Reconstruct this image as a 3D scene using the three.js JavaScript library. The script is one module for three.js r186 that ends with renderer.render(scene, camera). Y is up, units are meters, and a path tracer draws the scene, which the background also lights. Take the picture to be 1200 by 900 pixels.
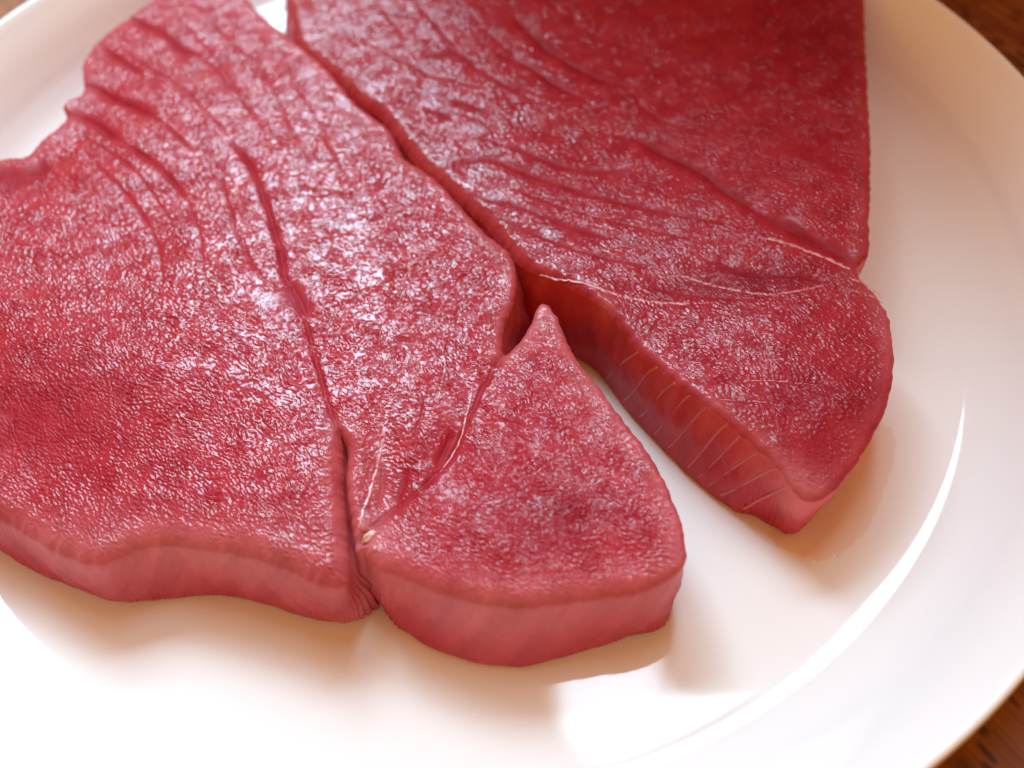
import * as THREE from 'three';
import { RectAreaLightUniformsLib } from 'three/addons/lights/RectAreaLightUniformsLib.js';
import { createNoise2D } from 'simplex-noise';

// ---------------------------------------------------------------- camera, light, exposure
const MM = 0.001;
const scene = new THREE.Scene();
const camera = new THREE.PerspectiveCamera(38, 4 / 3, 0.01, 20);
camera.position.set(0.012112, 0.18857, 0.162423);
camera.up.set(0.071314, 0.581892, -0.810133);
camera.lookAt(0.012112, 0.18857 - 0.812201, 0.162423 - 0.583378);
camera.focus = 0.208;
camera.userData.focus = 0.208;
camera.userData.fStop = 9;

const renderer = new THREE.WebGLRenderer({ antialias: true });
renderer.toneMapping = THREE.LinearToneMapping;
renderer.toneMappingExposure = 1.1;
renderer.shadowMap.enabled = true;
RectAreaLightUniformsLib.init();

// warm room all round; cool daylight from a tall window behind the plate: the bright lower part falls on the plate as a soft-edged beam, the upper pane is dimmer
scene.background = new THREE.Color(0.62, 0.25, 0.04);
const DAY = new THREE.Color(0.53, 0.80, 1.0);
const brightPane = new THREE.RectAreaLight(DAY, 25, 0.4, 0.38);
brightPane.name = 'bright_window_pane';
brightPane.position.set(-0.16, 0.76, -0.6);
brightPane.lookAt(0, 0, 0);
scene.add(brightPane);
const middlePane = new THREE.RectAreaLight(DAY, 18, 0.2, 0.22);
middlePane.name = 'middle_window_pane';
middlePane.position.set(0.155, 0.86, -0.6);
middlePane.lookAt(0.05, 0, 0);
scene.add(middlePane);
const windowLight = new THREE.RectAreaLight(DAY, 18, 0.21, 0.8);
windowLight.name = 'upper_window_pane';
windowLight.position.set(0.165, 2.05, -0.6);
windowLight.lookAt(0.165, 0, 0.1);
scene.add(windowLight);

// ---------------------------------------------------------------- helpers
function rng(seed) { let s = seed | 0; return () => { s = (s + 0x6d2b79f5) | 0; let t = Math.imul(s ^ (s >>> 15), 1 | s); t = (t + Math.imul(t ^ (t >>> 7), 61 | t)) ^ t; return ((t ^ (t >>> 14)) >>> 0) / 4294967296; }; }
const nA = createNoise2D(rng(11)), nB = createNoise2D(rng(23)), nC = createNoise2D(rng(37)), nD = createNoise2D(rng(59));
const clamp = (x, a = 0, b = 1) => Math.min(b, Math.max(a, x));
const sstep = (a, b, x) => { const t = clamp((x - a) / (b - a)); return t * t * (3 - 2 * t); };
function tag(o, label, category, group, kind) { if (label) o.userData.label = label; if (category) o.userData.category = category; if (group) o.userData.group = group; if (kind) o.userData.kind = kind; return o; }
function mesh(name, geometry, material, parent = scene) { const m = new THREE.Mesh(geometry, material); m.name = name; m.castShadow = m.receiveShadow = true; parent.add(m); return m; }

// ---------------------------------------------------------------- table and plate
const PLATE = [[0, 0], [90, 0], [106, 0.25], [112, 1.1], [117, 3.2], [121, 6.6], [124, 10.2], [128, 15], [131.5, 18.6], [133.4, 20.4], [134.4, 21.05], [135.2, 20.9], [135.6, 20.1], [135.2, 19.0], [133.4, 16.6], [128, 10.6], [123, 4.2], [118, -0.9], [110, -3.6], [92, -4.2], [90, -6.5], [87, -6.5], [86, -4.3], [0, -4.3]];
const plateSpline = new THREE.CatmullRomCurve3(PLATE.map(([r, y]) => new THREE.Vector3(r, y, 0)), false, 'centripetal');
const plateProfile = plateSpline.getPoints(260).map((p) => new THREE.Vector2(Math.max(0, p.x) * MM, p.y * MM));
function plateY(r) {                                              // height of the plate's upper face, millimetres
  if (r < 90) return 0;
  for (let i = 1; i < 11; i++) if (r <= PLATE[i][0]) { const [a, b] = [PLATE[i - 1], PLATE[i]]; const t = (r - a[0]) / (b[0] - a[0]); return a[1] + (b[1] - a[1]) * t; }
  return 21;
}

function woodTexture() {
  const W = 1024, H = 1024, d = new Uint8Array(W * H * 4), r = rng(5);
  const flecks = [];
  for (let i = 0; i < 900; i++) flecks.push([r() * W, r() * H, 6 + r() * 8, 3 + r() * 2.5, 0.3 + 0.6 * r()]);
  const f = new Float32Array(W * H);
  for (const [cx, cy, l, w, k] of flecks) for (let y = Math.floor(cy - w * 2); y < cy + w * 2; y++) for (let x = Math.floor(cx - l * 1.5); x < cx + l * 1.5; x++) {
    const g = Math.exp(-Math.pow(Math.abs((x - cx) / l), 4) - Math.pow(Math.abs((y - cy) / w), 4)) * k, i = ((y + H) % H) * W + ((x + W) % W);
    f[i] = Math.max(f[i], g);
  }
  for (let y = 0; y < H; y++) for (let x = 0; x < W; x++) {
    const i = y * W + x, g = 0.5 + 0.5 * nA(x / 420, y / 26) * 0.8 + 0.22 * nB(x / 130, y / 7) + 0.1 * nC(x / 40, y / 2.6);
    const k = (0.78 + 0.3 * g) * (1 - 0.75 * f[i]);
    d[i * 4] = clamp(138 * k, 0, 255); d[i * 4 + 1] = clamp(80 * k * k, 0, 255); d[i * 4 + 2] = clamp(30 * k * k, 0, 255); d[i * 4 + 3] = 255;
  }
  const t = new THREE.DataTexture(d, W, H); t.wrapS = t.wrapT = THREE.RepeatWrapping; t.magFilter = THREE.LinearFilter; t.colorSpace = THREE.SRGBColorSpace; t.needsUpdate = true;
  return t;
}
const wood = new THREE.MeshPhysicalMaterial({ map: woodTexture(), roughness: 0.42, clearcoat: 0.3, clearcoatRoughness: 0.3 });
{
  const g = new THREE.BoxGeometry(1.1, 0.03, 0.8), uv = g.attributes.uv, p = g.attributes.position, a = -1.05;
  for (let i = 0; i < uv.count; i++) uv.setXY(i, (p.getX(i) * Math.cos(a) - p.getZ(i) * Math.sin(a)) / 0.17, (p.getX(i) * Math.sin(a) + p.getZ(i) * Math.cos(a)) / 0.17);
  const t = mesh('tabletop', g, wood); t.position.set(-0.02, -0.0065 - 0.015, 0.06);
  tag(t, 'varnished brown wooden tabletop with dark flecks under the white plate', 'table', null, 'structure');
}
{
  const w = mesh('wall', new THREE.BoxGeometry(0.36, 0.278, 0.03), new THREE.MeshStandardMaterial({ color: new THREE.Color(0.42, 0.2, 0.09), roughness: 0.7 }));
  w.position.set(0.157, 0.1325, -0.178);                            // low unseen block added to shade the far right of the plate
  tag(w, 'unseen brown block added behind the plate to shade its far right side', 'wall', null, 'structure');
}
const porcelain = new THREE.MeshPhysicalMaterial({ color: new THREE.Color(0.82, 0.80, 0.775), roughness: 0.06, ior: 1.5 });
{
  const p = mesh('dinner_plate', new THREE.LatheGeometry(plateProfile, 220), porcelain);
  tag(p, 'round white glazed dinner plate carrying both raw tuna steaks', 'plate');
}

// ---------------------------------------------------------------- outlines of the two steaks, seen from above, in millimetres: [x, z, how far the foot of the wall stands out, edge radius]
const MAIN = [[-71.9, -87.9, -1, 1.5], [-70.9, -98, -1, 1.5], [-55.2, -100.6, -1, 1.5], [-47.2, -84.3, -1, 1.2], [-38.1, -70.9, -1, 1.2], [-32.3, -63.6, -1, 1.2], [-24.8, -52, -1, 1.2], [-19.2, -42.3, -1, 1.2], [-11.6, -32.7, -1, 1.2], [-8, -22.9, -1, 1.2], [-3.7, -18.7, -1, 1.2], [0.5, -13, -1, 1.2], [4.8, -5.4, -1, 1.2], [9.4, 2.4, -1, 1.2], [13.7, 8.1, 3, 1.2], [14.3, 15.5, 3, 1.2], [13.2, 21.2, 3, 1.2], [11.7, 24.9, 3, 1.2], [10.8, 28.7, 3, 1.2], [10.8, 32.9, 3, 1.2], [11.6, 33.2, 3, 1], [15.9, 27.8, 0.5, 1], [19.3, 21.3, 0, 1], [21.6, 24.7, -0.5, 1], [22.8, 30.2, -1, 1.2], [25.4, 37.6, -1, 1.2], [28.2, 43.1, -1, 1.2], [31.7, 50.7, -1, 1.2], [35.4, 58.3, -1, 1.2], [38.1, 67.3, -1, 1], [39.1, 74, -1, 1], [38.7, 79.6, -1.5, 1], [35.1, 82.5, 1, 2], [30, 84, 0.1, 3], [23.6, 84.4, 1.4, 3.3], [16.6, 85.1, 2.4, 3.3], [9.6, 85.1, 3.5, 3.3], [2.7, 83.4, 3.7, 3.7], [-4.3, 80.5, 3.4, 3.7], [-9.3, 77.8, 2.6, 3.7], [-14.1, 74.9, 0.2, 3.3], [-15.2, 72.6, 1.5, 1.5], [-16.2, 73, 1.5, 1.5], [-16.9, 69.3, 5, 1.8], [-17.6, 64.9, 5, 1.8], [-18.4, 58.6, 5, 1.8], [-18.4, 52.2, 5, 2.8], [-20, 48.2, 5, 1.2], [-19.8, 52.1, 5, 2.8], [-19.5, 58.4, 5, 2.8], [-18.9, 65.4, 5, 2.8], [-18.4, 72.1, 5, 2.8], [-19, 78.4, -1.2, 4.3], [-22.3, 78.2, -0.7, 4.3], [-29, 74.5, 1.1, 4.3], [-41.1, 70, 1, 4.3], [-53.1, 67.7, 2.7, 4.3], [-62.3, 70.2, 0.1, 4.3], [-69.5, 67.4, 0.3, 4.3], [-79.7, 60.8, 1.9, 4.3], [-90.3, 54.4, 1, 3.7], [-101.6, 40.5, 0, 3], [-113.1, -3.6, -1, 2], [-109.1, -24.9, -1, 2], [-99.3, -32.3, -1, 1.5], [-93.6, -32.6, -1, 1.2], [-91.4, -37.1, -1, 1.2], [-86.8, -44.5, -1, 1.2], [-88, -49.1, -1, 1], [-84.3, -52.9, -1, 1], [-86, -64.4, -1, 1.5], [-83.4, -73, -1, 1.5], [-77.4, -80.8, -1, 1.2]];
const SEAM = [[11.2, 33], [9.1, 36.4], [5.9, 43], [3, 49.1], [-0.4, 56.5], [-5.4, 62.4], [-10.5, 65.8], [-14.8, 69], [-15.6, 72]];
const RIGHT = [[-37.5, -92.5, 2.4, 1.2], [-35.6, -78.1, 7, 1.2], [-34.4, -66.3, 7, 3.4], [-30, -59.4, 7, 3.4], [-24, -51.1, 7, 3.4], [-19.4, -44.6, 7, 3.4], [-12.8, -36.8, 7, 3.4], [-8.7, -28.4, 7, 3.4], [-3.9, -19.6, 7, 3.4], [0.1, -14.3, 7, 3.4], [4.2, -8.8, 7, 3.4], [8.8, -2.4, 7, 3.4], [13.6, 6.5, 4, 3.4], [18.1, 12.6, 3.2, 2.4], [22.2, 15.3, 3, 2.4], [26.1, 18.8, 2.4, 2.4], [30, 22.7, 2, 1.8], [33.1, 27.3, 2, 1.8], [36.8, 35.1, 2, 1.8], [40.9, 40.7, 2.6, 1.8], [44.2, 45.3, 3, 1.8], [47.7, 49.5, 3.8, 1.8], [51.3, 53.9, 4, 1.8], [54.8, 58.2, 3.5, 1.8], [57.9, 62.3, 1.2, 1.2], [59.9, 66, -0.6, 1.5], [61.8, 68.2, -1.8, 2], [66.1, 67.5, -3.6, 1.5], [70.9, 63.1, -5, 1.2], [75.2, 58.1, -4, 1.2], [79.7, 51.1, -4, 1.2], [82.8, 43.7, -3, 1.2], [84.3, 37.4, -3, 1.2], [85, 30.4, -3, 1.2], [83.6, 25.1, -3, 1.2], [82, 21, -3, 1.2], [82.4, 17.9, -3, 1], [84.9, 15.4, -3, 1.2], [87.8, 4.8, -3, 1.2], [92.9, -15.1, -3, 1.2], [95.8, -28.7, -3, 1.2], [99.5, -46.2, -3, 1.2], [104, -68.6, -3, 1.2], [104.8, -90.1, -2, 2], [66.4, -110.5, -2, 2], [-1.7, -115.1, -2, 2]];
const MAIN_GROOVES = [
  [1.0, 0.7, [[-78.3, -81.6], [-73, -76.9], [-68.6, -74], [-62.2, -66.6], [-57.8, -64.2]]],
  [0.5, 0.25, [[-57.8, -64.2], [-53.1, -58.2], [-47.4, -49.2], [-42, -38.8], [-40.3, -34.9]]],
  [0.8, 0.5, [[-83.8, -71.4], [-77, -64.1], [-70.6, -57.6]]],
  [0.5, 0.22, [[-70.6, -57.6], [-63.3, -53.1], [-56.5, -46.3], [-51.2, -38.9], [-47.7, -32.9]]],
  [1.1, 0.9, [[-85.2, -56.1], [-81.2, -54.1], [-76.4, -49.9], [-70.3, -45.7], [-65.2, -41.3]]],
  [0.6, 0.35, [[-65.2, -41.3], [-59.7, -35], [-55.3, -29.7]]],
  [1.1, 0.9, [[-88.4, -46.4], [-84.1, -44.8], [-79.7, -42], [-72, -34.3]]],
  [0.7, 0.5, [[-72, -34.3], [-65.4, -28], [-59.4, -21.2], [-55.5, -14.7]]],
  [0.5, 0.25, [[-55.5, -14.7], [-52.2, -6.8], [-50.2, 0.7], [-48.7, 9.6]]],
  [0.5, 0.3, [[-79.9, -31.4], [-73.5, -23.4], [-68.2, -16.8], [-63.5, -9.4], [-59.2, -0.1], [-57.6, 8.7]]],
  [0.8, 0.6, [[-47.3, -32.2], [-42.8, -24.9], [-39.4, -16.5], [-36.2, -6], [-33.9, 1.6], [-32.6, 8.8], [-29.6, 15.9]]],
  [0.6, 0.35, [[-29.6, 15.9], [-26.2, 27], [-23.6, 37.5], [-21.3, 45.5], [-19.9, 49.7]]],
  [0.5, 0.3, [[-47.3, -32.2], [-47.9, -22.7], [-47.4, -16.8], [-44.9, -9.3], [-43.9, -4.2], [-41.6, 0.8], [-38.4, 8.2], [-33.7, 13.2]]],
  [0.4, 0.2, [[-62.5, -86.1], [-55.5, -76.9], [-50.4, -67.6], [-43.6, -60.4], [-40.7, -53.7], [-37.5, -45.7], [-33.9, -35.1], [-30.5, -25]]],
  [1.6, 0.8, [[-31.2, 11.2], [-28.9, 16.4], [-27.3, 20.5]]],
  [2.2, 0.6, [[-102, -26.8], [-98.2, -26.7], [-94.3, -26.6], [-90.7, -27.3], [-87, -28.3]]],
  [0.35, 0.2, [[-37.6, -62.9], [-33.8, -49.9], [-27.8, -37.3], [-23.9, -25.6], [-17.9, -13]]],
  [0.7, 0.8, [[0.6, 50.2], [-0.7, 53.7], [-2.6, 58.1]]],
  [0.6, 0.5, [[-7.5, 57.3], [-8.4, 60.4], [-9.9, 64.5]]],
  [0.4, 0.3, [[-3.9, 43.1], [-5.6, 48.7], [-6.5, 54.2]]],
  [0.4, 0.3, [[-11.8, 55.5], [-12.3, 60.8], [-13.2, 65]]],
  [0.7, 0.3, [[-10.4, 27.4], [-6.2, 28.4], [-2.9, 29.1]]],
];
const RIGHT_GROOVES = [
  [1.2, 0.9, [[18.9, -69], [23.2, -61.2], [26.8, -54.4], [31.3, -49.2], [36.8, -44], [43.2, -40]]],
  [0.9, 0.6, [[13.7, -55.9], [19.5, -51.4], [23.2, -47], [26.8, -42.1], [32.9, -36.4]]],
  [0.9, 0.4, [[6.1, -54.2], [11.3, -48.3], [16.9, -41.6], [22.5, -36.6]]],
  [0.5, 0.4, [[-5.4, -78], [-0.3, -67.2], [4.7, -58.5]]],
  [0.4, 0.3, [[-15.9, -81], [-11.7, -71.9], [-7.6, -63.1]]],
  [0.7, 0.4, [[-4.1, -57.9], [0.5, -55.4], [3.6, -57], [9.5, -51.6]]],
  [0.8, 0.5, [[3.1, -39.3], [6.6, -37.7], [11.7, -33.7]]],
  [0.8, 0.5, [[-2.8, -37.6], [0.1, -35.5], [3, -32.9]]],
  [0.8, 0.5, [[11.2, -25], [19.4, -19.8], [26.5, -15.1], [33.7, -13.3], [38.3, -14.1]]],
  [0.9, 0.5, [[5.4, -18.8], [11, -19.1], [15.4, -15.9], [24.2, -10.3], [31.2, -7.1]]],
  [0.8, 0.4, [[4.2, -9.8], [14.8, -4.9], [25, 1.5], [35.1, 6.8]]],
  [0.6, 0.3, [[7.6, -5.7], [17.9, 2.7], [31.1, 11.1], [41.1, 14.4]]],
  [0.6, 0.3, [[43.2, -40], [47, -31.1], [53.7, -24.7]]],
  [0.7, 0.4, [[22.4, -10.5], [32.9, -5.7], [46.4, 0.7], [58.1, 4.8]]],
  [1.1, 1.0, [[42.6, -23.1], [48.9, -17], [55.3, -11.1], [59.7, -4.2], [65.6, 2.6]]],
  [1.5, 1.6, [[65.6, 2.6], [71.5, 8], [77.3, 13.2], [83.4, 18]]],
  [0.4, 0.25, [[51.4, 44.4], [59.2, 44.7], [68.3, 46.7], [74, 49.1]]],
  [0.4, 0.25, [[48.4, 48.4], [55.3, 49], [62.6, 51.1]]],
  [0.6, 0.4, [[51.6, 13.1], [59.3, 17.9], [69.1, 19.7], [77, 22.3]]],
  [0.5, 0.3, [[40.4, 19.9], [50, 23], [59.7, 25]]],
];
const MAIN_SINEWS = [
  [0.28, [[7.2, 28.8], [6.2, 33.1], [5.3, 38], [4.2, 43.4], [3, 48.5], [2, 52.1], [-0.1, 56], [-2, 58.7]]],
  [0.5, [[-11.1, 45.2], [-11.8, 49.1], [-12.4, 52.8], [-13.3, 56.8], [-14.4, 61.5], [-15.6, 66], [-16.2, 69.3]]],
  [0.2, [[-7.4, 33.9], [-3, 35.7], [-1.3, 33]]],
  [0.2, [[-0.6, 37.5], [-2, 43.3], [-4, 48.8]]],
];
const RIGHT_SINEWS = [
  [0.3, [[19.2, 13.7], [22.2, 15.3], [27.1, 17.8], [33.4, 21.5], [39.9, 23.6], [46.4, 24.7], [54.7, 25]]],
  [0.28, [[42.4, 17.4], [47.5, 17.5], [52.2, 19.9], [58.4, 22.7], [63.2, 24.1], [69.9, 23.8], [74.9, 22.5], [78, 21.5]]],
  [0.32, [[61.9, 8.5], [65.9, 9.8], [70.7, 12.1], [75.2, 14.9], [78.9, 17.5], [81.9, 20.1]]],
  [0.2, [[70.8, 19.5], [77.4, 20.5], [83.3, 23.7], [85.3, 26.6]]],
  [0.16, [[51.4, 44.6], [59.2, 44.7], [68.3, 46.7]]],
  [0.16, [[48.9, 48], [55.3, 49], [62.6, 51.1]]],
  [0.18, [[77.3, 24.5], [81.3, 25.3], [85, 27.8]]],
];
const SEPTA =  [[35.4, 36, 31.8, 28.4], [36.7, 41.2, 34.1, 35], [41.6, 43.4, 37.2, 39.1], [44.5, 46.3, 39.6, 43.2], [47, 49.4, 41.8, 46.7], [49.1, 54.1, 45.3, 51.2], [52.7, 55.6, 47.9, 52.9], [55.2, 59.3, 48.8, 55.3], [58.2, 63.2, 50.5, 57.9], [59.3, 66.8, 54, 61.3]] ;

// ---------------------------------------------------------------- flesh
function resample(ctrl, step) {                                   // closed smooth outline -> dense points [x, z, flare, radius]
  const c = new THREE.CatmullRomCurve3(ctrl.map(([x, z]) => new THREE.Vector3(x, 0, z)), true, 'centripetal'), n = ctrl.length, out = [];
  for (let i = 0; i < n; i++) {
    const a = ctrl[i], b = ctrl[(i + 1) % n], len = Math.hypot(a[0] - b[0], a[1] - b[1]), m = Math.max(2, Math.round(len / step));
    for (let k = 0; k < m; k++) {
      const t = k / m, p = c.getPoint((i + t) / n), s = t * t * (3 - 2 * t);
      out.push([p.x, p.z, a[2] + (b[2] - a[2]) * s, a[3] + (b[3] - a[3]) * s]);
    }
  }
  return out;
}
function polyDistance(x, z, pts) {                                // distance to a polyline, share of its length, signed side
  let best = 1e9, at = 0, side = 0;
  for (let i = 0; i + 1 < pts.length; i++) {
    const [ax, az] = pts[i], dx = pts[i + 1][0] - ax, dz = pts[i + 1][1] - az, t = clamp(((x - ax) * dx + (z - az) * dz) / (dx * dx + dz * dz)), ex = x - ax - dx * t, ez = z - az - dz * t, d = ex * ex + ez * ez;
    if (d < best) { best = d; at = (i + t) / (pts.length - 1); side = Math.sign(dx * ez - dz * ex); }
  }
  return [Math.sqrt(best), at, side];
}
function smoothLine(pts, n) { return new THREE.CatmullRomCurve3(pts.map(([x, z]) => new THREE.Vector3(x, 0, z)), false, 'centripetal').getPoints(n).map((p) => [p.x, p.z]); }

// spec: outline, height, step, grooves, low(x, z) slow relief, micro(x, z) wet grain, tint(x, z, y01, edge) colour
function fleshBody(spec) {
  const { height: T, step: h } = spec, ring = resample(spec.outline, 0.45), n0 = ring.length;
  for (let i = 0; i < n0; i++) {                                  // slightly ragged cut
    const a = ring[(i + n0 - 2) % n0], b = ring[(i + 2) % n0], tx = b[0] - a[0], tz = b[1] - a[1], l = Math.hypot(tx, tz) || 1, k = (0.22 * nA(ring[i][0] / 2.6, ring[i][1] / 2.6) + 0.05 * nB(ring[i][0] / 1.0, ring[i][1] / 1.0)) * (spec.rag ?? 1);
    ring[i][4] = ring[i][0] + (tz / l) * k; ring[i][5] = ring[i][1] - (tx / l) * k;
  }
  for (const r of ring) { r[0] = r[4]; r[1] = r[5]; }
  let x0 = 1e9, x1 = -1e9, z0 = 1e9, z1 = -1e9;
  for (const [x, z] of ring) { x0 = Math.min(x0, x); x1 = Math.max(x1, x); z0 = Math.min(z0, z); z1 = Math.max(z1, z); }
  x0 -= 2; z0 -= 2; const NX = Math.ceil((x1 + 2 - x0) / h) + 1, NZ = Math.ceil((z1 + 2 - z0) / h) + 1;
  // signed distance in a band along the outline (inside positive), and the outline's radius there
  const D = new Float32Array(NX * NZ).fill(9), RA = new Float32Array(NX * NZ).fill(2), IN = new Uint8Array(NX * NZ), REACH = 5.2;
  for (let i = 0; i < n0; i++) {
    const a = ring[i], b = ring[(i + 1) % n0], dx = b[0] - a[0], dz = b[1] - a[1], ll = dx * dx + dz * dz || 1e-9;
    const ia = Math.max(0, Math.floor((Math.min(a[0], b[0]) - REACH - x0) / h)), ib = Math.min(NX - 1, Math.ceil((Math.max(a[0], b[0]) + REACH - x0) / h));
    const ja = Math.max(0, Math.floor((Math.min(a[1], b[1]) - REACH - z0) / h)), jb = Math.min(NZ - 1, Math.ceil((Math.max(a[1], b[1]) + REACH - z0) / h));
    for (let j = ja; j <= jb; j++) for (let k = ia; k <= ib; k++) {
      const px = x0 + k * h - a[0], pz = z0 + j * h - a[1], t = clamp((px * dx + pz * dz) / ll), d = Math.hypot(px - dx * t, pz - dz * t), at = j * NX + k;
      if (d < D[at]) { D[at] = d; RA[at] = a[3] + (b[3] - a[3]) * t; }
    }
  }
  for (let j = 0; j < NZ; j++) {
    const z = z0 + j * h + 1e-5, xs = [];
    for (let i = 0; i < n0; i++) { const a = ring[i], b = ring[(i + 1) % n0]; if ((a[1] > z) !== (b[1] > z)) xs.push(a[0] + ((z - a[1]) / (b[1] - a[1])) * (b[0] - a[0])); }
    xs.sort((p, q) => p - q);
    for (let k = 0; k + 1 < xs.length; k += 2) for (let i = Math.max(0, Math.ceil((xs[k] - x0) / h)); i <= Math.min(NX - 1, Math.floor((xs[k + 1] - x0) / h)); i++) IN[j * NX + i] = 1;
  }
  for (let i = 0; i < D.length; i++) { if (Math.abs(D[i]) < 0.012) D[i] = 0.012; if (!IN[i]) D[i] = -D[i]; }
  // grooves rasterised into their own depth field
  const G = new Float32Array(NX * NZ), GW = new Float32Array(NX * NZ);
  for (const [w0, dep0, raw] of spec.grooves ?? []) {
    const pts = smoothLine(raw, 18), w = Math.max(0.5, w0 * 1.15), dep = dep0 * (spec.grooveDepth ?? 0.85); let ax = 1e9, bx = -1e9, az = 1e9, bz = -1e9;
    for (const [x, z] of pts) { ax = Math.min(ax, x); bx = Math.max(bx, x); az = Math.min(az, z); bz = Math.max(bz, z); }
    const R = w * 3 + 0.6;
    for (let j = Math.max(0, Math.floor((az - R - z0) / h)); j <= Math.min(NZ - 1, Math.ceil((bz + R - z0) / h)); j++) for (let i = Math.max(0, Math.floor((ax - R - x0) / h)); i <= Math.min(NX - 1, Math.ceil((bx + R - x0) / h)); i++) {
      const x = x0 + i * h, z = z0 + j * h, wob = 0.22 * nB(x / 4.5, z / 4.5), [d, at, side] = polyDistance(x + wob, z + wob * 0.6, pts);
      if (d > R) continue;
      const taper = Math.min(1, 0.35 + 4 * Math.min(at, 1 - at)) * (0.85 + 0.25 * nC(x / 9, z / 9)), s = d / (w * (0.6 + 0.5 * taper));
      const v = dep * taper * Math.exp(-1.25 * s) * 1.1, k = j * NX + i;
      if (v > G[k]) G[k] = v;
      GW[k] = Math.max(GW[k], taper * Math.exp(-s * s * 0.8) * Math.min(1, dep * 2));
    }
  }
  const drop = (d, r) => { const e = Math.max(0, 0.866 * r - d); return e > 0 ? r - Math.sqrt(Math.max(0.02 * r * r, r * r - e * e)) : 0; };
  const base = (x, z) => T + spec.low(x, z);
  const pos = [], uv = [], uv1 = [], col = [], idx = [], id = new Int32Array(NX * NZ).fill(-1), c = [0, 0, 0];
  const fieldAt = (F, x, z) => { const u = clamp((x - x0) / h, 0, NX - 1.001), v = clamp((z - z0) / h, 0, NZ - 1.001), i = Math.floor(u), j = Math.floor(v), a = u - i, b = v - j, k = j * NX + i; return (F[k] * (1 - a) + F[k + 1] * a) * (1 - b) + (F[k + NX] * (1 - a) + F[k + NX + 1] * a) * b; };
  const top = (x, z, d, r, g) => base(x, z) - drop(d, r) - g + spec.micro(x, z) * sstep(-0.2, 2.4, d + (d > 0 ? 0.9 * nC(x / 3.5, z / 3.5) * Math.min(1, d) : 0)) * (1 - 0.92 * clamp(g * 4.5));
  function put(x, y, z, d, g, down, nx = 0, nz = 0, y01 = 1) {
    pos.push(x * MM, y * MM, z * MM); uv.push((x + nx * down) / 60, (z + nz * down) / 60); uv1.push((x - x0) / (h * (NX - 1)), (z - z0) / (h * (NZ - 1)));
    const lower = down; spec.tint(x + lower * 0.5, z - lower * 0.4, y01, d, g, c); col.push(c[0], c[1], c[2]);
    return pos.length / 3 - 1;
  }
  const vertex = (k) => { if (id[k] < 0) { const i = k % NX, j = (k / NX) | 0, x = x0 + i * h, z = z0 + j * h; id[k] = put(x, top(x, z, D[k], RA[k], G[k]), z, D[k], GW[k], 0); } return id[k]; };
  const cut = new Map(), next = new Map(), cutAt = new Map();
  const crossing = (p, q) => {                                     // vertex where the outline crosses a grid edge
    const key = p < q ? p * 4 + (q - p === 1 ? 0 : 1) : q * 4 + (p - q === 1 ? 0 : 1);
    if (!cut.has(key)) {
      const t = D[p] / (D[p] - D[q]), x = x0 + h * ((p % NX) + ((q % NX) - (p % NX)) * t), z = z0 + h * (((p / NX) | 0) + (((q / NX) | 0) - ((p / NX) | 0)) * t);
      const r = RA[p] + (RA[q] - RA[p]) * t, v = put(x, top(x, z, 0, r, G[p]), z, 0, GW[p], 0);
      cut.set(key, v); cutAt.set(v, [x, z, r]);
    }
    return cut.get(key);
  };
  for (let j = 0; j + 1 < NZ; j++) for (let i = 0; i + 1 < NX; i++) {
    const q = [j * NX + i, (j + 1) * NX + i, (j + 1) * NX + i + 1, j * NX + i + 1], inside = q.map((k) => D[k] > 0);   // counter-clockwise seen from above
    const m = inside.filter(Boolean).length;
    if (!m) continue;
    if (m === 4) { const [a, b, e, f] = q.map(vertex); idx.push(a, b, e, a, e, f); continue; }
    const poly = []; let enter = -1, leave = -1;
    for (let k = 0; k < 4; k++) {
      const a = q[k], b = q[(k + 1) % 4], ia = inside[k], ib = inside[(k + 1) % 4];
      if (ia) poly.push(vertex(a));
      if (ia !== ib) { const v = crossing(a, b); poly.push(v); if (ia) leave = v; else enter = v; }
    }
    for (let k = 1; k + 1 < poly.length; k++) idx.push(poly[0], poly[k], poly[k + 1]);
    next.set(leave, enter);
  }
  const topCount = idx.length;
  // walls: rings of vertices from the cut edge down to the plate
  const bottomLoops = [], wallPoints = [];
  const seen = new Set();
  for (const start of next.keys()) {
    if (seen.has(start)) continue;
    const loop = []; let v = start;
    while (v !== undefined && !seen.has(v)) { seen.add(v); loop.push(v); v = next.get(v); }
    if (loop.length < 60) continue;
    const n = loop.length, P = loop.map((k) => cutAt.get(k)), N = [], F = [];
    let Q = P.map((p) => [p[0], p[1]]);                            // the same loop with its small notches smoothed away, for the foot of the wall
    for (let pass = 0; pass < 14; pass++) Q = Q.map((_, i) => { let a = 0, b = 0; for (let k = -2; k <= 2; k++) { a += Q[(i + k + n) % n][0]; b += Q[(i + k + n) % n][1]; } return [a / 5, b / 5]; });
    for (let i = 0; i < n; i++) {
      let ax = 0, az = 0;
      for (let k = 1; k <= 5; k++) { ax += P[(i + k) % n][0] - P[(i + n - k) % n][0]; az += P[(i + k) % n][1] - P[(i + n - k) % n][1]; }
      const l = Math.hypot(ax, az) || 1; N.push([-az / l, ax / l]);
    }
    // flare from the nearest outline sample, walking along
    for (let i = 0; i < n; i++) { let b = 1e9, f = 0; for (let k = 0; k < n0; k += 2) { const d = (ring[k][0] - P[i][0]) ** 2 + (ring[k][1] - P[i][1]) ** 2; if (d < b) { b = d; f = ring[k][2]; } } F.push(f); }
    const sgn = (() => { let a = 0; for (let i = 0; i < n; i++) { const p = P[i], q = P[(i + 1) % n]; a += p[0] * q[1] - q[0] * p[1]; } return a; })() > 0 ? -1 : 1;
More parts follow.
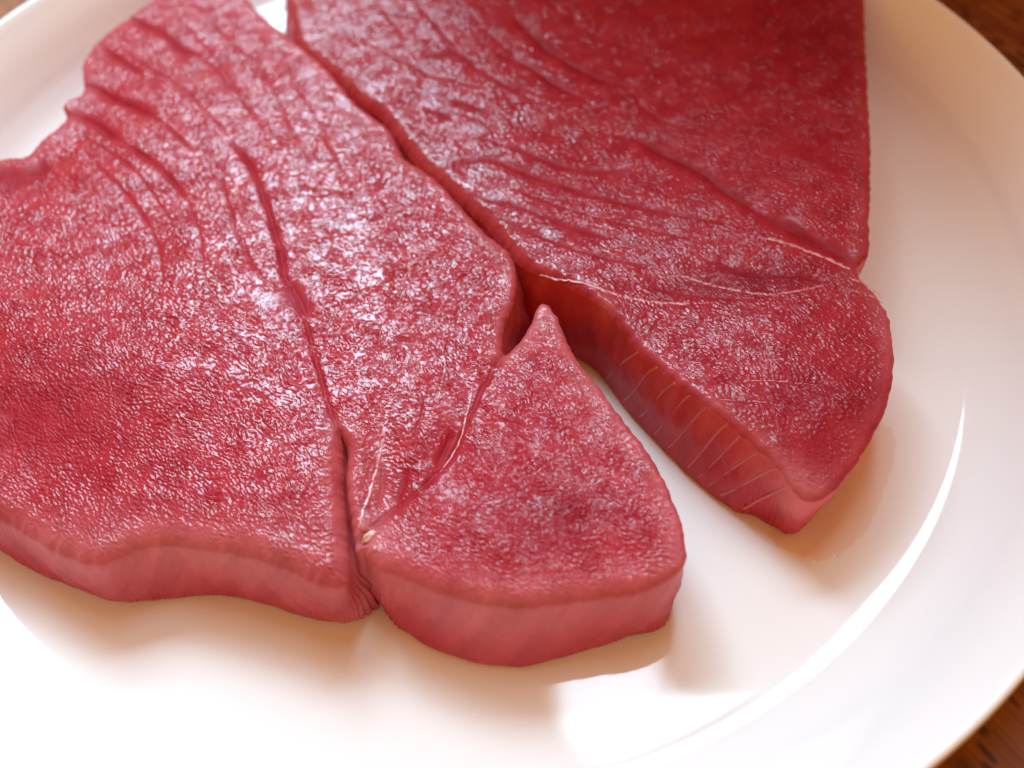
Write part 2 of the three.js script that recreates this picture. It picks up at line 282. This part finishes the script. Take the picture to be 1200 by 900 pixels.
    for (let pass = 0; pass < 12; pass++) { const m = N.map((_, i) => { let a = 0, b = 0; for (let k = -3; k <= 3; k++) { a += N[(i + k + n) % n][0]; b += N[(i + k + n) % n][1]; } const l = Math.hypot(a, b) || 1; return [a / l, b / l]; }); for (let i = 0; i < n; i++) N[i] = m[i]; }
    let prev = loop; const K = 26, A = 5;
    let last = [];
    for (let k = 1; k <= K; k++) {
      const cur = []; last = [];
      for (let i = 0; i < n; i++) {
        const r = P[i][2], sm = Math.min(1, k / 8), x = P[i][0] + (Q[i][0] - P[i][0]) * sm, z = P[i][1] + (Q[i][1] - P[i][1]) * sm, nx = N[i][0] * sgn, nz = N[i][1] * sgn, yTop = base(x, z) - r - 0.6 * fieldAt(G, x, z), foot = plateY(Math.hypot(x, z)) + 0.02;
        let out, y;
        if (k <= A) { const th = (Math.PI / 3) + (Math.PI / 6) * (k / A); out = r * (Math.sin(th) - 0.866); y = base(x, z) - r * (1 - Math.cos(th)) - (1 - 0.4 * k / A) * fieldAt(G, x, z); }
        else {
          const t = (k - A) / (K - A), s = Math.pow(t, 0.9); y = yTop + (foot - yTop) * s;
          out = 0.134 * r + F[i] * (0.75 * s + 0.25 * s * s) + Math.sin(Math.PI * Math.min(1, s * 1.05)) * (0.35 + 0.3 * nC((x + y * 0.5) / 9, (z - y * 0.7) / 9));
          if (s > 0.9) out -= 0.7 * ((s - 0.9) / 0.1) ** 2;
          out += (spec.wall ? 0.35 : 1) * (0.10 * nA((x + y) / 1.6, (z - y) / 1.6) + 0.22 * nB((x + y * 0.8) / 5, (z + y * 0.6) / 5)) * Math.sin(Math.PI * s);
          if (spec.wall) out += spec.wall(x + nx * out, y, z + nz * out) * Math.sin(Math.PI * clamp(s, 0.05, 1));
        }
        const X = x + nx * out, Z = z + nz * out, y01 = clamp((y - foot) / (T - foot));
        cur.push(put(X, y, Z, 0, 0, Math.max(0, yTop + 0.5 * r - y), nx, nz, y01)); last.push(new THREE.Vector2(X, Z)); wallPoints.push([X, y, Z, nx, nz]);
      }
      for (let i = 0; i < n; i++) { const j = (i + 1) % n, a = prev[i], b = prev[j], e = cur[j], f = cur[i]; idx.push(a, e, b, a, f, e); }
      prev = cur;
    }
    bottomLoops.push([prev, last]);
  }
  for (const [ids, pts] of bottomLoops) for (const [a, b, e] of THREE.ShapeUtils.triangulateShape(pts.slice(), [])) {
    const A = pts[a], B = pts[b], E = pts[e], up = (B.y - A.y) * (E.x - A.x) - (B.x - A.x) * (E.y - A.y) > 0;
    if (up) idx.push(ids[a], ids[e], ids[b]); else idx.push(ids[a], ids[b], ids[e]);
  }
  const g = new THREE.BufferGeometry();
  g.setAttribute('position', new THREE.Float32BufferAttribute(pos, 3)); g.setAttribute('uv', new THREE.Float32BufferAttribute(uv, 2)); g.setAttribute('uv1', new THREE.Float32BufferAttribute(uv1, 2)); g.setAttribute('color', new THREE.Float32BufferAttribute(col, 3));
  g.setIndex(idx); g.computeVertexNormals(); g.addGroup(0, topCount, 0); g.addGroup(topCount, idx.length - topCount, 1);
  // broken wet film, dull at grooves and rims, with window glint areas painted in
  const S = 1024, wet = new Uint8Array(S * S);
  for (let j = 0; j < S; j++) for (let i = 0; i < S; i++) {
    const x = x0 + ((i + 0.5) / S) * h * (NX - 1), z = z0 + ((j + 0.5) / S) * h * (NZ - 1), d = fieldAt(D, x, z);
    let w = (0.08 + 0.92 * sstep(-0.55, 0.15, 0.8 * nA(x / 1.9, z / 1.3) + 0.7 * nB(x / 6.5, z / 5) + 0.25 * nC(x / 0.9, z / 0.8))) * (1 - 0.95 * clamp(2.2 * fieldAt(GW, x, z))) * sstep(0.1, 2.2, d + 0.7 * nC(x / 3, z / 3));
    w *= spec.glintZone(x, z);  // keeps coat gloss where the window reflects, weaker elsewhere
    for (const [cx, cz, rx, rz, a] of spec.dullPatches) w *= 1 - a * blob(x + 4 * nB(x / 9, z / 9), z + 3 * nC(x / 9, z / 9), cx, cz, rx, rz);  // listed patches dulled where no window glints fall
    wet[j * S + i] = 255 * clamp(w);
  }
  const film = new THREE.DataTexture(wet, S, S, THREE.RedFormat); film.magFilter = THREE.LinearFilter; film.channel = 1; film.needsUpdate = true;
  const topFlesh = flesh.clone(); topFlesh.clearcoatMap = film;
  const surface = (x, z) => { const d = fieldAt(D, x, z); return base(x, z) - drop(Math.max(0, d), fieldAt(RA, x, z)) - fieldAt(G, x, z); };
  console.log(spec.name, pos.length / 3, 'vertices', idx.length / 3, 'triangles', bottomLoops.length, 'loops');
  return { geometry: g, surface, wallPoints, materials: [topFlesh, cutFlesh] };
}

// fine wet grain, shared by all flesh: one tile of 60 mm
function grainTexture() {
  const S = 1024, d = new Uint8Array(S * S), m = (f, a, b) => { // tileable through a torus blend of four shifted copies
    const u = a / S, v = b / S, q = (x, y) => f(x, y); return q(a, b) * (1 - u) * (1 - v) + q(a - S, b) * u * (1 - v) + q(a, b - S) * (1 - u) * v + q(a - S, b - S) * u * v; };
  const f = (x, y) => 0.55 * Math.abs(nA(x / 9 + 0.6 * nB(x / 20, y / 20), y / 7)) + 0.3 * (0.5 + 0.5 * nC(x / 4.5, y / 4)) + 0.3 * Math.abs(nD(x / 16, y / 13));
  for (let y = 0; y < S; y++) for (let x = 0; x < S; x++) d[y * S + x] = clamp(m(f, x, y) * 255, 0, 255);
  const t = new THREE.DataTexture(d, S, S, THREE.RedFormat); t.wrapS = t.wrapT = THREE.RepeatWrapping; t.magFilter = THREE.LinearFilter; t.needsUpdate = true;
  return t;
}
const flesh = new THREE.MeshPhysicalMaterial({ vertexColors: true, roughness: 0.42, specularIntensity: 0.2, bumpMap: grainTexture(), bumpScale: 0.00010, clearcoat: 1, clearcoatRoughness: 0.1, ior: 1.5 });
flesh.name = 'raw_flesh';
const cutFlesh = new THREE.MeshPhysicalMaterial({ vertexColors: true, roughness: 0.5, specularIntensity: 0.5, clearcoat: 0.12, clearcoatRoughness: 0.3 });
cutFlesh.name = 'cut_flesh';
const sinewMaterial = new THREE.MeshPhysicalMaterial({ color: new THREE.Color(0.56, 0.17, 0.17), roughness: 0.35, clearcoat: 0.5, clearcoatRoughness: 0.2 });
const septumMaterial = new THREE.MeshPhysicalMaterial({ color: new THREE.Color(0.60, 0.135, 0.125), roughness: 0.5 });
const fatMaterial = new THREE.MeshPhysicalMaterial({ color: new THREE.Color(0.66, 0.36, 0.32), roughness: 0.35, clearcoat: 0.6, clearcoatRoughness: 0.2 });

const DIPS = []; { const r = rng(77); for (let i = 0; i < 150; i++) DIPS.push([-100 + r() * 200, -100 + r() * 185, 0.5 + r() * r() * 1.5, 0.08 + 0.16 * r()]); }
function dip(x, z) { let v = 0; for (const [cx, cz, r, d] of DIPS) { const a = x - cx, b = z - cz; if (Math.abs(a) < 2.2 * r && Math.abs(b) < 2.2 * r) { const wx = a + 0.4 * nA(x / 1.5, z / 1.5); v = Math.max(v, Math.exp(-(((wx * wx + b * b * 1.6) / (r * r)) ** 2)) * d); } } return v; }
function grain(amp, turn, sx, sz) {
  return (x, z) => {
    const q = turn + 0.5 * nB(x / 38, z / 38), c = Math.cos(q), s = Math.sin(q), k = 1.12 + 0.3 * nD(x / 30 + 4, z / 30);          // the muscle's grain turns and coarsens slowly
    const wx = 0.6 * nC(x / 2.6, z / 2.6), wz = 0.6 * nD(x / 2.6, z / 2.6), px = x + wx, pz = z + wz, u = (px * c - pz * s) / sx, v = (px * s + pz * c) / sz;
    const coarse = 0.75 * nA(u / k, v / k), fine = 0.3 * nB(u * 1.7 + 7, v * 1.8), cells = 0.75 * Math.abs(nC(u * 0.62 / k, v * 0.7 / k)), rows = 0.25 * nD(u * 0.35, v * 1.1);
    const patch = clamp(1 + 0.45 * nB(x / 11, z / 11) + 0.3 * nA(x / 5, z / 5), 0.55, 1.7), d = dip(x, z);
    return amp * patch * (coarse + fine * (0.8 + 0.5 * nA(x / 16, z / 16)) + cells + rows) * (1 - 0.85 * clamp(d * 9)) - d * 0.35;
  };
}
const blob = (x, z, cx, cz, rx, rz = rx) => Math.exp(-(((x - cx) / rx) ** 2) - ((z - cz) / rz) ** 2);
function tintWith(pale, deep, edgeLight, dark) {                                    // red muscle with light on rims and walls painted in, paler where listed, darker where listed
  return (x, z, y01, d, g, c) => {
    const m = nA(x / 9, z / 9) * 0.5 + nB(x / 3.5, z / 3.5) * 0.3 + nC(x / 1.3, z / 1.3) * 0.2;
    let p = 0.06 + 0.07 * m + edgeLight * (y01 < 0.999 ? 1 : sstep(5.5, 0.5, d)) * sstep(0.2, 0.85, y01), k = 1 + 0.16 * m;  // light on rims and upper walls put into the colour as paler pink
    for (const [cx, cz, rx, rz, a] of pale) p += a * blob(x, z, cx, cz, rx, rz);
    for (const [cx, cz, rx, rz, a] of deep) { const b = a * blob(x, z, cx, cz, rx, rz); k *= 1 - b; p -= 0.1 * b; }
    p = clamp(p, 0, 0.9);
    k *= 1 - 0.22 * clamp(g);  // grooves darkened in colour for their lack of glints
    k *= y01 < 0.999 ? (edgeLight < 0.2 ? 1.38 : 1.1) : dark;  // walls brightened in colour, standing in for light glowing through flesh
    c[0] = (0.365 + 0.22 * p) * k; c[1] = (0.005 + 0.18 * p) * k; c[2] = (0.018 + 0.175 * p) * k;
  };
}
function strand(name, width, pts, surface, material, parent, lift = -0.03) {
  const line = smoothLine(pts, pts.length * 6).map(([x, z]) => new THREE.Vector3(x + 0.18 * nA(x / 1.7, z / 1.7), 0, z + 0.18 * nB(x / 1.7, z / 1.7)));
  for (const p of line) p.y = surface(p.x, p.z) + lift;
  const n = line.length, pos = [], idx = [], S = 8;
  for (let i = 0; i < n; i++) {
    const t = line[Math.min(n - 1, i + 1)].clone().sub(line[Math.max(0, i - 1)]).normalize(), side = new THREE.Vector3(t.z, 0, -t.x).normalize(), e = Math.min(1, 0.25 + 5 * Math.min(i, n - 1 - i) / n), w = width * e * (0.8 + 0.35 * nC(line[i].x / 2, line[i].z / 2));
    for (let k = 0; k < S; k++) { const a = (k / S) * Math.PI * 2; pos.push((line[i].x + side.x * Math.cos(a) * w) * MM, (line[i].y + Math.sin(a) * w * 0.34) * MM, (line[i].z + side.z * Math.cos(a) * w) * MM); }
    if (i) for (let k = 0; k < S; k++) { const a = (i - 1) * S + k, b = (i - 1) * S + ((k + 1) % S), c = a + S, e2 = b + S; idx.push(a, c, b, b, c, e2); }
  }
  const g = new THREE.BufferGeometry(); g.setAttribute('position', new THREE.Float32BufferAttribute(pos, 3)); g.setIndex(idx); g.computeVertexNormals();
  return mesh(name, g, material, parent);
}

const STEP = 0.24;
// ---------------------------------------------------------------- left steak: a large lobe and a smaller front lobe joined along a seam
{
  const steak = new THREE.Group(); steak.name = 'tuna_steak'; scene.add(steak);
  tag(steak, 'larger raw red tuna steak with scalloped edge and a blunt front lobe beside a cleft', 'tuna steak', 'raw tuna steaks on the plate');
  const seamLine = smoothLine([[30, 10], ...SEAM, [-16, 80], [-14, 95]], 60);
  const inFront = (x, z) => { if (x < -20 || z < 10) return -9; const [d, , side] = polyDistance(x, z, seamLine); return -side * Math.min(d, 9); };   // millimetres in front of the seam, negative behind it
  const whole = fleshBody({ name: 'left', outline: MAIN, height: 19, step: STEP, glintZone: (x, z) => (0.62 + 0.38 * blob(x, z, -20, -8, 40, 46)) * (1 - 0.22 * sstep(-2, 4, inFront(x, z))),
    dullPatches: [[-80, 40, 26, 15, 1], [-94, -22, 12, 5, 0.7], [0, 54, 3, 5, 0.6], [20, 70, 9, 6, 0.45], [8, 62, 14, 12, 0.2], [-60, 64, 30, 4, 0.4], [9, 82, 24, 4, 0.5], [-29, 17, 3, 4, 0.7]],
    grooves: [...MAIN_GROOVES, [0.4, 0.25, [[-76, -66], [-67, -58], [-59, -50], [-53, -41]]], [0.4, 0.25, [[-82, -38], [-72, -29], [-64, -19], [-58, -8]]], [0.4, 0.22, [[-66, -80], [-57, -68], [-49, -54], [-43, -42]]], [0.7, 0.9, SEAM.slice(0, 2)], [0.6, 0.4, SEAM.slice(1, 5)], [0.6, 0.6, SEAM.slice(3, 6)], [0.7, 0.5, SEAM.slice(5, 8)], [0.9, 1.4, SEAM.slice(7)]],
    low: (x, z) => 0.5 * nA(x / 45 + 3, z / 45) + 0.1 * nB(x / 13, z / 13) - 0.6 * blob(x, z, 1, 55, 5, 8) - 0.9 * blob(x, z, -12, 60, 4, 10) + 0.5 * blob(x, z, -35, 0, 22, 28) - 2.3 * sstep(24, 66, z) * sstep(-28, -72, x) + sstep(-4, 8, inFront(x, z)) * (0.8 - 0.8 * sstep(72, 86, z)),
    micro: (() => { const a = grain(0.2, 0.12, 1.05, 0.6), b = grain(0.19, 0.5, 1.15, 0.6); return (x, z) => { const f = inFront(x, z); if (f < -1.5) return a(x, z); if (f > 1.5) return b(x, z); const t = (f + 1.5) / 3; return a(x, z) * (1 - t) + b(x, z) * t; }; })(),
    tint: tintWith([[-12.5, 56, 2, 10, 0.3], [-32, 72, 22, 6, 0.2], [-70, 66, 14, 6, 0.22], [-92, 54, 12, 6, 0.2], [-50, 67, 12, 5, 0.15], [19.5, 24, 3, 5, 0.3], [27, 45, 4, 9, 0.14], [-12, 71, 4, 4, 0.3], [37, 80, 5, 4, 0.15], [9, 83, 22, 4.5, 0.2]], [[-80, 34, 22, 12, 0.12], [-98, -24, 10, 6, 0.1], [19, 68, 8, 6, 0.26], [13, 74, 9, 4, 0.14]], 0.3, 1) });
  // the front lobe is the flesh in front of the seam
  const { index, attributes: { position: P } } = whole.geometry, parts = [[[], []], [[], []]];
  whole.geometry.groups.forEach(({ start, count }, kind) => { for (let k = start; k < start + count; k += 3) { let x = 0, z = 0; for (let c = 0; c < 3; c++) { x += P.getX(index.array[k + c]) / 3 / MM; z += P.getZ(index.array[k + c]) / 3 / MM; } parts[inFront(x, z) > 0 ? 1 : 0][kind].push(index.array[k], index.array[k + 1], index.array[k + 2]); } });
  ['main_lobe', 'front_lobe'].forEach((name, k) => {
    const g = new THREE.BufferGeometry(), [a, b] = parts[k], used = new Map(), list = [];
    const ids = [...a, ...b].map((v) => { if (!used.has(v)) { used.set(v, list.length); list.push(v); } return used.get(v); });
    for (const [key, { array, itemSize }] of Object.entries(whole.geometry.attributes)) { const out = new Float32Array(list.length * itemSize); list.forEach((v, n) => { for (let c = 0; c < itemSize; c++) out[n * itemSize + c] = array[v * itemSize + c]; }); g.setAttribute(key, new THREE.BufferAttribute(out, itemSize)); }
    g.setIndex(ids); g.addGroup(0, a.length, 0); g.addGroup(a.length, b.length, 1);
    mesh(name, g, whole.materials, steak);
  });
  for (const [w, pts] of MAIN_SINEWS) strand('sinew', w, pts, whole.surface, sinewMaterial, steak);
  {
    const g = new THREE.SphereGeometry(1, 28, 18), p = g.attributes.position;
    for (let i = 0; i < p.count; i++) { const x = p.getX(i), y = p.getY(i), z = p.getZ(i), k = 1 + 0.22 * nA(x * 1.3 + 2, z * 1.3 + y); p.setXYZ(i, x * 1.6 * k * MM, y * 0.8 * k * MM, z * 0.9 * k * MM); }
    g.computeVertexNormals();
    const f = mesh('fat_nub', g, fatMaterial, steak); f.position.set(-14.2 * MM, (whole.surface(-14.2, 70.2) - 0.1) * MM, 70.2 * MM); f.rotation.y = 0.7;
  }
}
// ---------------------------------------------------------------- right steak: its near cut face shows the flakes of the muscle
{
  const steak = new THREE.Group(); steak.name = 'tuna_steak_001'; scene.add(steak);
  tag(steak, 'raw red tuna steak with a pointed tip and a ribbed cut face with pale lines', 'tuna steak', 'raw tuna steaks on the plate');
  const segs = SEPTA.map(([ax, az, bx, bz]) => [ax, 20, az, bx, 2, bz]);
  const ex = 0.61, ez = 0.79, along = (x, z) => x * ex + z * ez;    // direction of the cut face; the flakes between two septa bulge a little
  const flake = (x, y, z) => {
    if (x < 27 || z < 22 || x * ez - z * ex > 14) return 0;
    const t = clamp((y - 2) / 18), w = along(x, z), at = segs.map(([ax, , az, bx, , bz]) => along(bx, bz) + (along(ax, az) - along(bx, bz)) * t);
    for (let k = 0; k + 1 < at.length; k++) if (w >= at[k] && w < at[k + 1]) { const f = (w - at[k]) / (at[k + 1] - at[k]); return 0.42 * Math.pow(4 * f * (1 - f), 0.7) * (0.6 + 0.4 * f) - 0.15; }
    return 0;
  };
  const right = fleshBody({ name: 'right', outline: RIGHT, height: 20, step: STEP, glintZone: (x) => 0.82 - 0.32 * sstep(30, 85, x),
    dullPatches: [[92, -60, 22, 30, 0.5], [62, 21, 20, 4, 0.55], [68, 50, 20, 8, 0.5], [76, -12, 20, 20, 0.45], [62, 64, 6, 6, 0.5], [30, -8, 14, 3, 0.4]],
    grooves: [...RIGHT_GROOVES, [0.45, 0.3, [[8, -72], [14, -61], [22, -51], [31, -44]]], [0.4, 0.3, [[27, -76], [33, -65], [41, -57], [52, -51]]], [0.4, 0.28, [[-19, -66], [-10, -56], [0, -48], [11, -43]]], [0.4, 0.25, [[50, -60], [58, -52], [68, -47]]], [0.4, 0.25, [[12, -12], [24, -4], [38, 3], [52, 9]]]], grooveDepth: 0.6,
    low: (x, z) => 0.5 * nA(x / 40 - 5, z / 40) + 0.1 * nB(x / 12, z / 12) - 3.0 * sstep(50, 72, z) - 0.6 * blob(x, z, 62, 20, 20, 5) + 0.5 * blob(x, z, 31.5, 24.5, 2.2, 2.2),
    micro: grain(0.17, 0.4, 1.05, 0.55),
    wall: flake,
    tint: tintWith([[31.5, 24.8, 2.6, 2.4, 0.3], [61, 66, 5, 4, 0.4], [56, 60, 4, 4, 0.2], [84, 34, 3, 12, 0.18], [40, 41, 3, 3, 0.12], [48, 50, 4, 4, 0.14]], [[60, 21, 18, 4, 0.3], [90, -55, 16, 25, 0.22], [70, 50, 14, 6, 0.2], [34, 30, 6, 6, 0.1]], 0.13, 0.92) });
  mesh('flesh', right.geometry, right.materials, steak);
  for (const [w, pts] of RIGHT_SINEWS) strand('sinew', w * 1.45, pts, right.surface, sinewMaterial, steak);
  for (const [ax, ay, az, bx, by, bz] of segs) {                   // pale septum lines on the cut face, laid onto its surface
    const pts = [];
    for (let k = 0; k <= 9; k++) {
      const t = k / 9, x = ax + (bx - ax) * t, y = ay + (by - ay) * t, z = az + (bz - az) * t; let best = 1e9, hit = null;
      for (const w of right.wallPoints) { const d = (w[0] - x) ** 2 + 2 * (w[1] - y) ** 2 + (w[2] - z) ** 2; if (d < best) { best = d; hit = w; } }
      pts.push(new THREE.Vector3((hit[0] - hit[3] * 0.22) * MM, hit[1] * MM, (hit[2] - hit[4] * 0.22) * MM));
    }
    for (let pass = 0; pass < 2; pass++) for (let k = 1; k < 9; k++) pts[k].lerp(pts[k - 1].clone().add(pts[k + 1]).multiplyScalar(0.5), 0.4);
    mesh('septum', new THREE.TubeGeometry(new THREE.CatmullRomCurve3(pts), 24, 0.34 * MM, 8), septumMaterial, steak);
  }
}

// ---------------------------------------------------------------- thin juice that has run out onto the plate
const juice = new THREE.MeshPhysicalMaterial({ color: new THREE.Color(1, 0.93, 0.9), transmission: 1, thickness: 0, roughness: 0.03, ior: 1.34 });
function puddle(outline, height, label) {
  const ring = resample(outline.map(([x, z]) => [x, z, 0, 0]), 0.5), pos = [], idx = [], n = ring.length, rows = 6;
  let cx = 0, cz = 0; for (const r of ring) { cx += r[0] / n; cz += r[1] / n; }
  for (let k = 0; k <= rows; k++) for (let i = 0; i < n; i++) {
    const t = k / rows, s = 1 - t * t * 0.999, w = 1 + 0.05 * nA(ring[i][0] / 2.2, ring[i][1] / 2.2), x = cx + (ring[i][0] - cx) * s * w, z = cz + (ring[i][1] - cz) * s * w;
    pos.push(x * MM, (plateY(Math.hypot(x, z)) + 0.03 + height * Math.sqrt(Math.max(0, 1 - s * s))) * MM, z * MM);
  }
  for (let k = 0; k < rows; k++) for (let i = 0; i < n; i++) { const a = k * n + i, b = k * n + ((i + 1) % n), c = a + n, d = b + n; idx.push(a, b, d, a, d, c); }
  const g = new THREE.BufferGeometry(); g.setAttribute('position', new THREE.Float32BufferAttribute(pos, 3)); g.setIndex(idx); g.computeVertexNormals();
  tag(mesh('meat_juice', g, juice), label, 'meat juice');
}
puddle([[58, 66], [66, 72], [75, 68], [82, 58], [87, 46], [84, 42], [76, 52], [66, 62]], 0.35, 'thin clear film of meat juice pooled beside the pointed tip of the steak');

renderer.render(scene, camera);
